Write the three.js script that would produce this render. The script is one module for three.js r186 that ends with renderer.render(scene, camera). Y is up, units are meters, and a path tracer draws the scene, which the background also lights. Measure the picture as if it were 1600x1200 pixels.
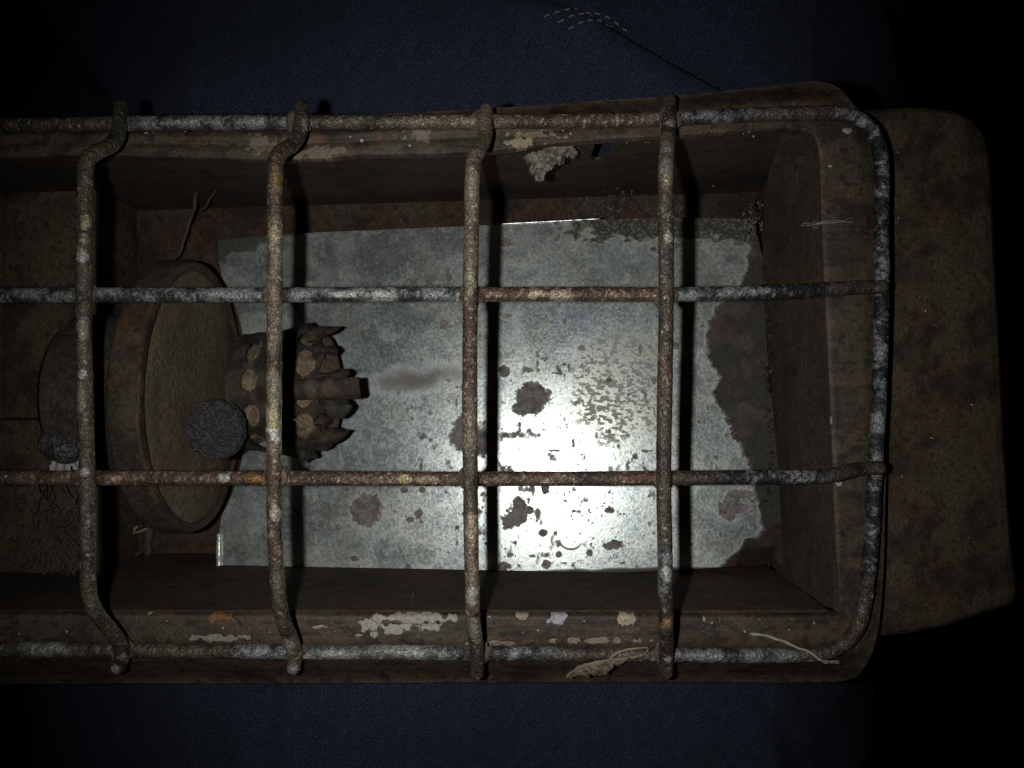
import * as THREE from 'three';
import { mergeGeometries, toCreasedNormals } from 'three/addons/utils/BufferGeometryUtils.js';

// ---------------------------------------------------------------- camera, flash, exposure
const scene = new THREE.Scene();
scene.background = new THREE.Color(0x000000);
const F = 1256;                    // focal length in photo pixels (1600 wide)
const H = 0.30;                    // height of the lens above the cloth
const camera = new THREE.PerspectiveCamera(2 * Math.atan(600 / F) * 180 / Math.PI, 4 / 3, 0.01, 10);
camera.position.set(0, H, 0);
camera.up.set(0, 0, -1);
camera.lookAt(0, 0, 0);
const renderer = new THREE.WebGLRenderer({ antialias: true });
renderer.toneMapping = THREE.LinearToneMapping;
renderer.toneMappingExposure = 1.0;
renderer.shadowMap.enabled = true;
const FLASH = new THREE.Vector3(-0.0205, H - 0.0005, 0.0);
const flash = new THREE.SpotLight(new THREE.Color(0.96, 1.0, 0.98), 0.096, 2, 45 * Math.PI / 180, 1, 2);
flash.name = 'flash_light';
flash.position.copy(FLASH);
flash.target.position.set(0.002, 0, 0.012);
flash.castShadow = true;
flash.shadow.radius = 0.13;        // an emitter of about 2 mm
flash.shadow.mapSize.set(2048, 2048);
flash.shadow.camera.near = 0.02; flash.shadow.camera.far = 1;
scene.add(flash, flash.target);

// ---------------------------------------------------------------- helpers
const clamp = (x, a = 0, b = 1) => Math.min(b, Math.max(a, x));
const lerp = (a, b, t) => a + (b - a) * t;
const smooth = (a, b, x) => { const t = clamp((x - a) / (b - a)); return t * t * (3 - 2 * t); };
const mix3 = (a, b, t) => [lerp(a[0], b[0], t), lerp(a[1], b[1], t), lerp(a[2], b[2], t)];
let seed = 1234567;
const rnd = () => { seed = (seed * 1664525 + 1013904223) >>> 0; return seed / 4294967296; };
const rr = (a, b) => a + (b - a) * rnd();
const TBL = new Float32Array(65536); for (let i = 0; i < 65536; i++) TBL[i] = rnd();
const hash3 = (x, y, z) => TBL[(Math.imul(x, 73856093) ^ Math.imul(y, 19349663) ^ Math.imul(z, 83492791)) & 65535];
function vn3(x, y, z) {
  const i = Math.floor(x), j = Math.floor(y), k = Math.floor(z); let u = x - i, v = y - j, w = z - k;
  u = u * u * (3 - 2 * u); v = v * v * (3 - 2 * v); w = w * w * (3 - 2 * w);
  const L = (a, b, t) => a + (b - a) * t;
  return L(L(L(hash3(i, j, k), hash3(i + 1, j, k), u), L(hash3(i, j + 1, k), hash3(i + 1, j + 1, k), u), v),
    L(L(hash3(i, j, k + 1), hash3(i + 1, j, k + 1), u), L(hash3(i, j + 1, k + 1), hash3(i + 1, j + 1, k + 1), u), v), w);
}
function vn2(x, y, s = 0, per = 0) {
  let i = Math.floor(x), j = Math.floor(y), u = x - i, v = y - j, i1, j1;
  u = u * u * (3 - 2 * u); v = v * v * (3 - 2 * v);
  if (per) { i = ((i % per) + per) % per; j = ((j % per) + per) % per; i1 = i + 1 === per ? 0 : i + 1; j1 = j + 1 === per ? 0 : j + 1; } else { i1 = i + 1; j1 = j + 1; }
  const A = Math.imul(i, 73856093), B = Math.imul(i1, 73856093), C = Math.imul(j, 19349663), D = Math.imul(j1, 19349663), S = Math.imul(s, 83492791);
  const p = TBL[(A ^ C ^ S) & 65535], q = TBL[(A ^ D ^ S) & 65535];
  const l = p + (TBL[(B ^ C ^ S) & 65535] - p) * u, h = q + (TBL[(B ^ D ^ S) & 65535] - q) * u;
  return l + (h - l) * v;
}
function fbm(x, y, s = 0, oct = 4, per = 0) {
  let t = 0, a = 0.5, n = 0;
  for (let o = 0; o < oct; o++) { t += a * vn2(x, y, s + o * 17, per); n += a; a *= 0.5; x *= 2; y *= 2; per *= 2; }
  return t / n;
}
function fbm3(x, y, z, oct = 3) { let t = 0, a = 0.5, n = 0; for (let o = 0; o < oct; o++) { t += a * vn3(x + o * 31.7, y + o * 11.3, z); n += a; a *= 0.5; x *= 2; y *= 2; z *= 2; } return t / n; }
// photo pixel + distance below the lens -> world
const W = (px, py, D) => new THREE.Vector3((px - 800) / F * D, H - D, (py - 600) / F * D);
const toPx = (x, y, z) => { const D = H - y; return [800 + x * F / D, 600 + z * F / D]; };
const SRGB = new Uint8Array(4097).map((_, i) => { const x = i / 4096; return Math.round(255 * clamp(x <= 0.0031308 ? x * 12.92 : 1.055 * Math.pow(x, 1 / 2.4) - 0.055)); });
const sb = (x) => SRGB[Math.round(clamp(x) * 4096)];
function tex(w, h, fn, srgb, wrap = true) {
  const d = new Uint8Array(w * h * 4);
  for (let j = 0; j < h; j++) for (let i = 0; i < w; i++) {
    const c = fn((i + 0.5) / w, (j + 0.5) / h), o = (j * w + i) * 4;
    for (let k = 0; k < 3; k++) d[o + k] = srgb ? sb(c[k]) : Math.round(255 * clamp(c[k]));
    d[o + 3] = 255;
  }
  const t = new THREE.DataTexture(d, w, h, THREE.RGBAFormat);
  if (srgb) t.colorSpace = THREE.SRGBColorSpace;
  t.magFilter = THREE.LinearFilter; t.minFilter = THREE.LinearMipmapLinearFilter; t.generateMipmaps = true;
  t.wrapS = t.wrapT = wrap ? THREE.RepeatWrapping : THREE.ClampToEdgeWrapping; t.needsUpdate = true;
  return t;
}
function mesh(name, geo, mat, parent) {
  const m = new THREE.Mesh(geo, mat); m.name = name; m.castShadow = m.receiveShadow = true; (parent || scene).add(m); return m;
}
function group(name, parent) { const g = new THREE.Group(); g.name = name; (parent || scene).add(g); return g; }
function tag(o, label, category, extra = {}) { Object.assign(o.userData, { label, category }, extra); return o; }
function boxUV(geo, tile) {        // uv in metres / tile on the axis each face looks along
  const g = geo.index ? geo.toNonIndexed() : geo, p = g.attributes.position, uv = new Float32Array(p.count * 2);
  const a = new THREE.Vector3(), b = new THREE.Vector3(), c = new THREE.Vector3();
  for (let i = 0; i < p.count; i += 3) {
    a.fromBufferAttribute(p, i); b.fromBufferAttribute(p, i + 1); c.fromBufferAttribute(p, i + 2);
    const n = b.clone().sub(a).cross(c.clone().sub(a)), ax = Math.abs(n.x), ay = Math.abs(n.y), az = Math.abs(n.z);
    [a, b, c].forEach((v, k) => {
      const [s, t] = ay >= ax && ay >= az ? [v.x, v.z] : ax >= az ? [v.z, v.y] : [v.x, v.y];
      uv[(i + k) * 2] = s / tile; uv[(i + k) * 2 + 1] = t / tile;
    });
  }
  g.setAttribute('uv', new THREE.BufferAttribute(uv, 2));
  return g;
}
function gridGeo(nu, nv, fn, keep, colorFn) {   // fn(i/nu, j/nv) -> Vector3
  const pos = [], idx = [], uv = [], col = [];
  for (let j = 0; j <= nv; j++) for (let i = 0; i <= nu; i++) {
    const p = fn(i / nu, j / nv); pos.push(p.x, p.y, p.z); uv.push(i / nu, j / nv);
    if (colorFn) col.push(...colorFn(i / nu, j / nv, p));
  }
  for (let j = 0; j < nv; j++) for (let i = 0; i < nu; i++) {
    if (keep && !keep((i + 0.5) / nu, (j + 0.5) / nv)) continue;
    const a = j * (nu + 1) + i, b = a + 1, c = a + nu + 1, d = c + 1;
    idx.push(a, c, b, b, c, d);
  }
  const g = new THREE.BufferGeometry();
  g.setAttribute('position', new THREE.Float32BufferAttribute(pos, 3));
  g.setAttribute('uv', new THREE.Float32BufferAttribute(uv, 2));
  if (colorFn) g.setAttribute('color', new THREE.Float32BufferAttribute(col, 3));
  g.setIndex(idx); g.computeVertexNormals(); return g;
}
function planarUV(geo, x0, z0, sx, sz) {
  const p = geo.attributes.position, uv = new Float32Array(p.count * 2);
  for (let i = 0; i < p.count; i++) { uv[2 * i] = (p.getX(i) - x0) / sx; uv[2 * i + 1] = (p.getZ(i) - z0) / sz; }
  geo.setAttribute('uv', new THREE.BufferAttribute(uv, 2)); return geo;
}
// a flat plate: outline in world x, z; top at height y, going down by t
function plate(pts, y, t, bevel = 0) {
  const s = new THREE.Shape(pts.map(([x, z]) => new THREE.Vector2(x, z)));
  const g = new THREE.ExtrudeGeometry(s, { depth: t - 2 * bevel, bevelEnabled: bevel > 0, bevelThickness: bevel, bevelSize: bevel, bevelOffset: -bevel, bevelSegments: 3 });
  g.rotateX(Math.PI / 2); g.translate(0, y - bevel, 0); return g;
}
function tubeGeo(points, radiusFn, colorFn, step = 0.0003, radial = 16, closedEnds = true) {
  const curve = new THREE.CatmullRomCurve3(points, false, 'centripetal'); curve.arcLengthDivisions = 600;
  const len = curve.getLength(), n = Math.max(8, Math.round(len / step)), fr = curve.computeFrenetFrames(n, false);
  const pos = [], col = [], uv = [], idx = [];
  for (let i = 0; i <= n; i++) {
    const c = curve.getPointAt(i / n), s = i / n * len, N = fr.normals[i], B = fr.binormals[i];
    for (let j = 0; j <= radial; j++) {
      const a = (j % radial) / radial * 2 * Math.PI, cx = Math.cos(a), sx = Math.sin(a);
      let r = radiusFn(s, len, c, N.x * cx + B.x * sx, N.y * cx + B.y * sx, N.z * cx + B.z * sx);
      if (closedEnds) { const e = Math.min(s, len - s); if (e < r) r *= Math.sqrt(clamp(1 - (1 - e / r) ** 2)) + 0.001; }
      const x = c.x + (N.x * cx + B.x * sx) * r, y = c.y + (N.y * cx + B.y * sx) * r, z = c.z + (N.z * cx + B.z * sx) * r;
      pos.push(x, y, z); uv.push(s / 0.02, j / radial * 0.65);
      if (colorFn) col.push(...colorFn(x, y, z, s, len));
    }
  }
  const m = radial + 1;
  for (let i = 0; i < n; i++) for (let j = 0; j < radial; j++) { const a = i * m + j, b = a + m; idx.push(a, a + 1, b, b, a + 1, b + 1); }
  const g = new THREE.BufferGeometry();
  g.setAttribute('position', new THREE.Float32BufferAttribute(pos, 3));
  g.setAttribute('uv', new THREE.Float32BufferAttribute(uv, 2));
  if (colorFn) g.setAttribute('color', new THREE.Float32BufferAttribute(col, 3));
  g.setIndex(idx); g.computeVertexNormals(); return g;
}

// ---------------------------------------------------------------- materials
const TILE = 0.09;
const grain = tex(512, 512, (u, v) => { const n = 0.55 * fbm(u * 16, v * 16, 3, 5, 16) + 0.45 * fbm(u * 90, v * 90, 9, 2, 90); return [n, n, n]; }, false);
const pits = tex(512, 512, (u, v) => {
  const n = fbm(u * 24, v * 24, 33, 4, 24), m = fbm(u * 70, v * 70, 39, 2, 70);
  const q = 0.5 * n + 0.3 * m + 0.2 * (1 - smooth(0.3, 0.42, fbm(u * 40, v * 40, 51, 2, 40))); return [q, q, q];
}, false);
function rustMap(s, cols, speck) {
  const [deep, mid, dust, orange] = cols;
  return tex(768, 768, (u, v) => {
    const big = fbm(u * 5, v * 5, s, 5, 5), med = fbm(u * 18, v * 18, s + 5, 4, 18), fine = fbm(u * 110, v * 110, s + 9, 2, 110);
    let c = mix3(deep, mid, smooth(0.3, 0.68, 0.5 * big + 0.5 * med));
    c = mix3(c, dust, smooth(0.42, 0.66, fbm(u * 7, v * 7, s + 21, 5, 7)) * 0.85);
    c = mix3(c, orange, smooth(0.56, 0.75, fbm(u * 16, v * 16, s + 31, 5, 16)) * 0.45);
    c = mix3(c, deep, smooth(0.62, 0.72, fbm(u * 44, v * 44, s + 41, 3, 44)) * 0.7);
    const k = 0.45 + 1.1 * fine;
    c = c.map((q) => q * k);
    const sp = vn2(u * 200, v * 200, s + 61, 200);
    if (sp > 1 - speck) c = mix3(c, [0.42, 0.40, 0.36], smooth(1 - speck, 1 - speck * 0.3, sp));
    return c;
  }, true);
}
const std = (o) => new THREE.MeshStandardMaterial({ roughness: 0.85, metalness: 0, ...o });
const mapDark = rustMap(100, [[0.026, 0.019, 0.014], [0.062, 0.040, 0.026], [0.066, 0.050, 0.034], [0.085, 0.040, 0.019]], 0.012);
const mapDust = rustMap(300, [[0.028, 0.018, 0.011], [0.080, 0.048, 0.027], [0.092, 0.064, 0.037], [0.110, 0.050, 0.022]], 0.005);
const mapRed = rustMap(500, [[0.024, 0.014, 0.009], [0.066, 0.035, 0.020], [0.058, 0.042, 0.027], [0.095, 0.039, 0.016]], 0.004);
const mapTan = rustMap(700, [[0.140, 0.099, 0.062], [0.185, 0.132, 0.084], [0.200, 0.148, 0.095], [0.170, 0.100, 0.056]], 0.004);
const speckle = tex(512, 512, (u, v) => { const f = fbm(u * 64, v * 64, 63, 3, 64), g = vn2(u * 180, v * 180, 67, 180), q = clamp(0.46 + 0.40 * smooth(0.3, 0.68, f) + 0.22 * (g - 0.5)); return [q, q, q]; }, true);
const M = {
  dust: std({ map: mapDust, bumpMap: grain, bumpScale: 0.0004 }),
  red: std({ map: mapRed, bumpMap: grain, bumpScale: 0.0006, roughness: 0.92 }),
  tan: std({ map: mapTan, bumpMap: grain, bumpScale: 0.0004 }),
  wire: std({ vertexColors: true, color: new THREE.Color().setRGB(1.45, 1.45, 1.45), map: speckle, bumpMap: pits, bumpScale: 0.0006, roughness: 0.45, metalness: 0.35 }),
  painted: std({ vertexColors: true, roughness: 0.85 }),
  soot: std({ map: mapDark, bumpMap: grain, bumpScale: 0.0004, roughness: 0.8 }),
  iron: std({ color: new THREE.Color().setRGB(0.125, 0.115, 0.115), map: speckle, bumpMap: pits, bumpScale: 0.002, roughness: 0.5, metalness: 0.3 }),
  root: std({ color: new THREE.Color().setRGB(0.085, 0.066, 0.044) }),
  straw: std({ color: new THREE.Color().setRGB(0.32, 0.25, 0.16) }),
  pale: std({ color: new THREE.Color().setRGB(0.42, 0.40, 0.34) }),
  thread: std({ color: new THREE.Color().setRGB(0.30, 0.28, 0.26) }),
  web: std({ color: new THREE.Color().setRGB(0.5, 0.48, 0.44) }),
  clay: std({ map: mapTan, color: new THREE.Color().setRGB(1.0, 0.98, 0.95), bumpMap: grain, bumpScale: 0.0006 }),
};

// ---------------------------------------------------------------- denim
{
  const DX = 0.62, DZ = 0.50;
  const lineD = (x, z, a, b) => { const dx = b[0] - a[0], dz = b[1] - a[1], l = Math.hypot(dx, dz); return ((x - a[0]) * dz - (z - a[1]) * dx) / l; };
  const q = (px, py) => [(px - 800) / F * 0.305, (py - 600) / F * 0.305];
  const A0 = q(60, 50), A1 = q(170, 185), B0 = q(915, 30), B1 = q(1110, 140), C0 = q(1185, 1065), C1 = q(1265, 1200);
  const inBox = (x, z) => smooth(0.105, 0.085, Math.abs(z));
  const height = (x, z) => {
    let y = -0.0012 - 0.010 * smooth(0.088, 0.2, Math.abs(z));
    const out = 1 - inBox(x, z);
    y += out * (0.034 * (fbm(x * 11 + 4 + 6 * z, z * 13 - 5 * x, 801, 2) - 0.64) + 0.004 * (fbm(x * 40 + z * 20, z * 46, 811, 3) - 0.6));
    y += 0.048 * Math.exp(-((z + 0.0785) ** 2) / (2 * 0.0034 ** 2)) * smooth(0.075, 0.045, Math.abs(x - 0.02));   // cloth bunched up under the overhanging flange
    const dr = Math.max(0, x - 0.105 - 0.1 * Math.max(0, -z)); y -= 0.8 * dr + 6 * dr * dr;
    const dl = Math.max(0, -0.125 - x); y -= 0.5 * dl + (z > 0 ? 3 : 0.5) * dl * dl;
    if (z < -0.03) { const d = lineD(x, z, A0, A1); y -= 0.085 * smooth(0.001, -0.022, d); }
    if (z < -0.06) {
      const d = lineD(x, z, B0, B1), on = smooth(-0.16, -0.13, z);
      y -= on * 0.005 * smooth(-0.0014, 0.0020, d) + on * 0.0022 * Math.exp(-((d - 0.0012) ** 2) / (2 * 0.0011 ** 2));
      y += on * 0.006 * Math.exp(-((d + 0.006) ** 2) / (2 * 0.006 ** 2)) * (1 - inBox(x, z));
    }
    if (z > 0.06) {
      const d = lineD(x, z, C0, C1); y -= 0.004 * Math.exp(-(d * d) / (2 * 0.003 ** 2));
      const gx = x + 0.0915 + 0.1 * (z - 0.12); y -= 0.003 * Math.exp(-(gx * gx) / (2 * 0.0024 ** 2));
    }
    return y;
  };
  const N = 8;   // mm per tile x2
  const denim = (u, v) => {
    const a = u * 512, b = v * 512;
    const tw = Math.sin((a + b * 0.62 + 5 * fbm(u * 12, v * 12, 5, 2, 12)) / 512 * 2 * Math.PI * 18);
    const weft = Math.sin(b / 512 * 2 * Math.PI * 34 + 3 * vn2(u * 30, v * 30, 7, 30));
    return [tw, weft];
  };
  const dm = tex(768, 768, (u, v) => {
    const [tw, wf] = denim(u, v), n = fbm(u * 60, v * 60, 21, 2, 60), cl = fbm(u * 5, v * 5, 27, 3, 5), sp = vn2(u * 150, v * 75, 77, 75);
    let c = mix3([0.010, 0.0135, 0.029], [0.045, 0.058, 0.112], clamp(0.45 + 0.4 * tw + 1.6 * (n - 0.5)));
    c = mix3(c, [0.17, 0.185, 0.24], clamp(smooth(0.62, 0.92, sp) * smooth(-0.2, 0.8, tw)));
    return c.map((x) => x * (0.8 + 0.4 * cl));
  }, true);
  const db = tex(512, 512, (u, v) => { const [tw, wf] = denim(u, v); const n = fbm(u * 60, v * 60, 21, 2, 60), t = 0.5 + 0.25 * tw + 0.12 * wf + 0.4 * (n - 0.5); return [t, t, t]; }, false);
  const mat = new THREE.MeshPhysicalMaterial({ map: dm, bumpMap: db, bumpScale: 0.0005, roughness: 0.95, sheen: 0.3, sheenRoughness: 0.7, sheenColor: new THREE.Color(0.2, 0.25, 0.4) });
  const g = gridGeo(420, 340, (u, v) => { const x = (u - 0.5) * DX, z = (v - 0.5) * DZ; return new THREE.Vector3(x, height(x, z), z); });
  planarUV(g, 0, 0, 0.021, 0.021);
  const under = gridGeo(60, 50, (u, v) => { const x = (u - 0.5) * DX, z = (v - 0.5) * DZ; return new THREE.Vector3(x, height(x, z) - 0.003, z); });
  planarUV(under, 0, 0, 0.021, 0.021);
  const jeans = group('denim_jeans');
  tag(jeans, 'dark blue denim jeans spread beneath the rusty heater, with rows of pale stitching', 'jeans');
  mesh('denim_cloth', mergeGeometries([g, under]), mat, jeans);
  const rows = [[[846, 38], [880, 29], [912, 22], [945, 27], [966, 38], [985, 50]], [[868, 50], [895, 40], [925, 35], [955, 42], [978, 53]], [[884, 62], [912, 52], [940, 48], [965, 52], [985, 58]], [[1352, 142], [1364, 140], [1376, 139], [1386, 140]]];
  for (const r of rows) {
    const c = new THREE.CatmullRomCurve3(r.map(([px, py]) => { const [x, z] = q(px, py); return new THREE.Vector3(x, 0, z); }));
    const n = Math.max(3, Math.round(c.getLength() / 0.0038));
    for (let i = 0; i < n; i++) {
      const a = c.getPointAt((i + 0.15) / n), b = c.getPointAt((i + 0.72) / n);
      for (const p of [a, b]) p.y = height(p.x, p.z) + 0.0003;
      const m = a.clone().lerp(b, 0.5); m.y += 0.0003;
      mesh('stitch', tubeGeo([a, m, b], () => 0.00028, null, 0.0004, 8), M.thread, jeans);
    }
  }
}

// ---------------------------------------------------------------- the heater
const heater = group('wire_guarded_heater');
tag(heater, 'rusty old oil heater lying on its back with a wire guard over a stained reflector', 'heater');
const DF = 0.219, FLOOR = 0.296;

// front flange: one bent strip round the opening, open at the far left
const OUT = [[-110, 188], [180, 186], [420, 184], [640, 176], [800, 167], [940, 157], [1060, 149], [1190, 136], [1275, 127], [1312, 138], [1335, 165], [1368, 200], [1386, 300], [1386, 600], [1381, 880], [1372, 985], [1352, 1040], [1305, 1065], [1000, 1065], [500, 1067], [-110, 1068]];
const INN = [[-110, 251], [165, 247], [450, 254], [580, 247], [740, 243], [860, 229], [1000, 219], [1130, 211], [1215, 206], [1262, 210], [1276, 222], [1281, 250], [1284, 350], [1297, 620], [1308, 890], [1311, 935], [1308, 950], [1290, 956], [1000, 956], [500, 955], [-110, 954]];
const FX0 = -0.175, FZ0 = -0.09, FSX = 0.29, FSZ = 0.18;
function paintAt(px, py, list) {      // paint and plaster splashes: [x, y, rx, ry, colour, raggedness]
  for (const [x, y, rx, ry, c, rag = 0.5] of list) {
    const dx = (px - x) / rx, dy = (py - y) / ry; if (dx * dx + dy * dy > 3) continue;
    const d = Math.hypot(dx, dy) + rag * 2 * (fbm(px / 9, py / 9, 71, 3) - 0.5);
    if (d < 1) return [c, smooth(1, 0.86, d)];
  }
  return null;
}
const whiteP = [0.39, 0.36, 0.31], tanP = [0.40, 0.31, 0.22];
const SPLASH = [
  [648, 966, 60, 7, whiteP, 0.7], [575, 975, 16, 12, whiteP, 0.8], [620, 980, 30, 9, whiteP, 0.9], [584, 990, 10, 6, whiteP, 0.7], [665, 977, 26, 8, whiteP, 0.9], [500, 979, 14, 3, tanP, 0.8], [560, 992, 7, 3, tanP],
  [870, 966, 14, 12, [0.46, 0.43, 0.45], 0.9], [977, 968, 17, 11, [0.48, 0.38, 0.28], 0.45], [985, 959, 10, 4, [0.45, 0.36, 0.26], 0.5], [815, 962, 11, 6, tanP, 0.9], [232, 959, 5, 4, whiteP, 0.3], [340, 996, 40, 5, [0.25, 0.23, 0.18], 1.2],
  [342, 965, 22, 7, [0.22, 0.10, 0.04], 1.1], [812, 222, 22, 9, [0.33, 0.25, 0.17], 0.9], [830, 212, 36, 7, [0.26, 0.18, 0.12], 1.2], [656, 205, 22, 16, [0.20, 0.15, 0.12], 1.1], [500, 240, 44, 11, [0.20, 0.14, 0.10], 1.0], [408, 225, 22, 14, [0.17, 0.13, 0.09], 1.0],
  [565, 219, 4, 4, whiteP, 0.2], [228, 208, 4, 3, whiteP, 0.2], [640, 228, 3, 3, whiteP, 0.2], [930, 1000, 60, 4, [0.30, 0.23, 0.17], 1.3], [760, 1005, 40, 4, [0.26, 0.2, 0.15], 1.2], [1100, 968, 3, 4, whiteP, 0.2], [1296, 260, 4, 3, whiteP, 0.3], [1320, 205, 10, 4, whiteP, 1.1], [1310, 755, 5, 5, whiteP, 0.6], [1300, 655, 4, 8, [0.3, 0.27, 0.22], 0.9],
];
const flangeMap = tex(2048, 1272, (u, v) => {
  const X = FX0 + u * FSX, Z = FZ0 + v * FSZ, px = 800 + X * F / DF, py = 600 + Z * F / DF;
  if (px > -140 && px < 1270 && py > 265 && py < 935) return [0.03, 0.02, 0.015];
  const big = fbm(px / 90, py / 60, 11, 4), med = fbm(px / 26, py / 18, 15, 4), fine = fbm(px / 3.2, py / 3.2, 19, 2), str = fbm(px / 60, py / 5, 23, 3);
  let c = mix3([0.030, 0.019, 0.012], [0.088, 0.059, 0.038], smooth(0.3, 0.7, 0.4 * big + 0.35 * med + 0.25 * str));
  c = mix3(c, [0.078, 0.061, 0.038], smooth(0.48, 0.62, fbm(px / 70, py / 50, 29, 4)) * 0.7);
  c = mix3(c, [0.115, 0.058, 0.034], smooth(0.55, 0.72, fbm(px / 36, py / 18, 37, 5)) * 0.55);
  c = mix3(c, [0.022, 0.017, 0.014], smooth(0.60, 0.70, fbm(px / 14, py / 9, 43, 3)) * 0.7);
  c = c.map((q) => q * (0.55 + 0.9 * fine));
  if (vn2(px / 2.6, py / 2.6, 57) > 0.985) c = mix3(c, [0.4, 0.37, 0.32], 0.8);
  const p = paintAt(px, py, SPLASH); if (p) c = mix3(c, p[0].map((q) => q * (0.7 + 0.6 * fine)), p[1]);
  return c;
}, true, false);
{
  const oc = new THREE.CatmullRomCurve3(OUT.map(([x, y]) => new THREE.Vector3(x, y, 0)), false, 'catmullrom', 0.35);
  const ic = new THREE.CatmullRomCurve3(INN.map(([x, y]) => new THREE.Vector3(x, y, 0)), false, 'catmullrom', 0.35);
  const fn = (u, v, off) => {
    const o = oc.getPoint(u), i = ic.getPoint(u);
    const bottom = smooth(0.80, 0.86, u), top = smooth(0.5, 0.4, u);
    // across the strip: 0 outer edge .. 1 inner edge
    let D = DF + 0.0004 * (fbm(u * 60, v * 3, 91, 3) - 0.5) * 2;
    D += (bottom * 0.011 + top * 0.004 + 0.002) * smooth(0.42, 0.0, v);                   // outer part slopes away
    D += 0.0011 * Math.max(top * 0.6, bottom) * Math.exp(-((v - (bottom ? 0.45 : 0.6)) ** 2) / 0.006);                  // shallow groove beside the wire
    D += (0.0004 + 0.0018 * Math.max(top, bottom)) * smooth(0.94, 1.0, v);                                                   // turned-in inner edge
    const x = lerp(o.x, i.x, v) , y = lerp(o.y, i.y, v) + (v > 0.9 ? 2.2 * (fbm(u * 160, 3, 97, 3) - 0.5) : 0);
    const p = W(x, y, D); p.y -= off; return p;
  };
  const top = gridGeo(900, 26, (u, v) => fn(u, 1 - v, 0)), bot = gridGeo(900, 26, (u, v) => fn(u, v, 0.0009));
  const eo = gridGeo(900, 1, (u, v) => fn(u, 0, 0.0009 * v)), ei = gridGeo(900, 1, (u, v) => fn(u, 1, 0.0009 * (1 - v)));
  const g = mergeGeometries([top, bot, eo, ei]); planarUV(g, FX0, FZ0, FSX, FSZ);
  mesh('front_flange', g, std({ map: flangeMap, bumpMap: flangeMap, bumpScale: 0.0016, roughness: 0.65 }), heater);
}

// the box behind the flange
{
  const box = group('inner_box', heater);
  const floor = plate([[-0.185, -0.0725], [0.0912, -0.0725], [0.0912, 0.0640], [-0.185, 0.0640]], H - FLOOR, 0.0036, 0.0004);
  mesh('back_panel', boxUV(floor, TILE), M.red, box);
  // upper wall, leaning outwards to the right, with a round-ended slot
  const A = [-0.185, -0.0625], B = [0.0905, -0.0706], L = Math.hypot(B[0] - A[0], B[1] - A[1]), hh = FLOOR - DF - 0.0022;
  const s = new THREE.Shape([[0, 0], [L, 0], [L, hh], [0, hh]].map(([a, b]) => new THREE.Vector2(a, b)));
  const sx = (0.0265 - A[0]), hole = new THREE.Path(), rw = 0.0027;
  const ya = FLOOR - 0.2475, yb = FLOOR - 0.2245;
  hole.moveTo(sx - rw, ya + 0.008); hole.absellipse(sx, ya + 0.008, rw, 0.008, Math.PI, 2 * Math.PI, false, 0); hole.lineTo(sx + rw, yb - rw); hole.absarc(sx, yb - rw, rw, 0, Math.PI, false); hole.closePath();
  s.holes.push(hole);
  let g = new THREE.ExtrudeGeometry(s, { depth: 0.0011, bevelEnabled: false });
  g.translate(0, 0, -0.0011); g.rotateY(-Math.atan2(B[1] - A[1], B[0] - A[0])); g.translate(A[0], H - FLOOR + 0.0002, A[1]);
  mesh('box_wall', boxUV(g, TILE), M.red, box);
  const g2 = new THREE.BoxGeometry(0.272, hh, 0.0011); g2.translate(-0.049, H - FLOOR + hh / 2 + 0.0002, 0.0627);
  mesh('box_wall', boxUV(g2, TILE), M.red, box);
  // end wall: a bent plate standing between opening edge and reflector
  const E = [[1222, 209, 0.222], [1252, 210, 0.222], [1280, 222, 0.222], [1282, 250, 0.222], [1285, 350, 0.222], [1298, 620, 0.222], [1309, 890, 0.222], [1311, 948, 0.222], [1215, 952, 0.268], [1212, 900, 0.27], [1210, 800, 0.27], [1205, 700, 0.27], [1198, 560, 0.27], [1192, 430, 0.27], [1190, 340, 0.268], [1196, 290, 0.256], [1207, 250, 0.242]].map(([a, b, d]) => W(a, b, d));
  const tri = THREE.ShapeUtils.triangulateShape(E.map((p) => { const [a, b] = toPx(p.x, p.y, p.z); return new THREE.Vector2(a, b); }), []);
  const pos = [], idx = [], nE = E.length;
  for (const off of [0, 0.0012]) for (const p of E) pos.push(p.x + off, p.y - off * 0.2, p.z);
  for (const [a, b, c] of tri) { idx.push(a, c, b); idx.push(a + nE, b + nE, c + nE); }
  for (let i = 0; i < nE; i++) { const j = (i + 1) % nE; idx.push(i, j, i + nE, j, j + nE, i + nE); }
  let g3 = new THREE.BufferGeometry(); g3.setAttribute('position', new THREE.Float32BufferAttribute(pos, 3)); g3.setIndex(idx);
  g3 = g3.toNonIndexed(); g3.computeVertexNormals();
  mesh('end_wall', boxUV(g3, TILE), M.red, box);
  const g4 = new THREE.BoxGeometry(0.0011, hh - 0.002, 0.132); g4.translate(0.0895, H - FLOOR + hh / 2 + 0.0002, -0.0035);
  mesh('box_wall', boxUV(g4, TILE), M.red, box);
}

// casing end beyond the guard
{
  const P = [[1330, 168], [1400, 163], [1470, 164], [1515, 176], [1545, 205], [1556, 255], [1563, 400], [1572, 560], [1580, 720], [1590, 860], [1597, 935], [1588, 948], [1545, 962], [1480, 984], [1400, 998], [1330, 1003]];
  const c = new THREE.CatmullRomCurve3(P.map(([x, y]) => W(x, y, 0.230)), false, 'centripetal').getPoints(90).map((p) => [p.x, p.z]);
  const g = boxUV(plate(c, H - 0.230, 0.064, 0.004), 0.055);
  mesh('end_casing', g, M.dust, heater);
}

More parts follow.
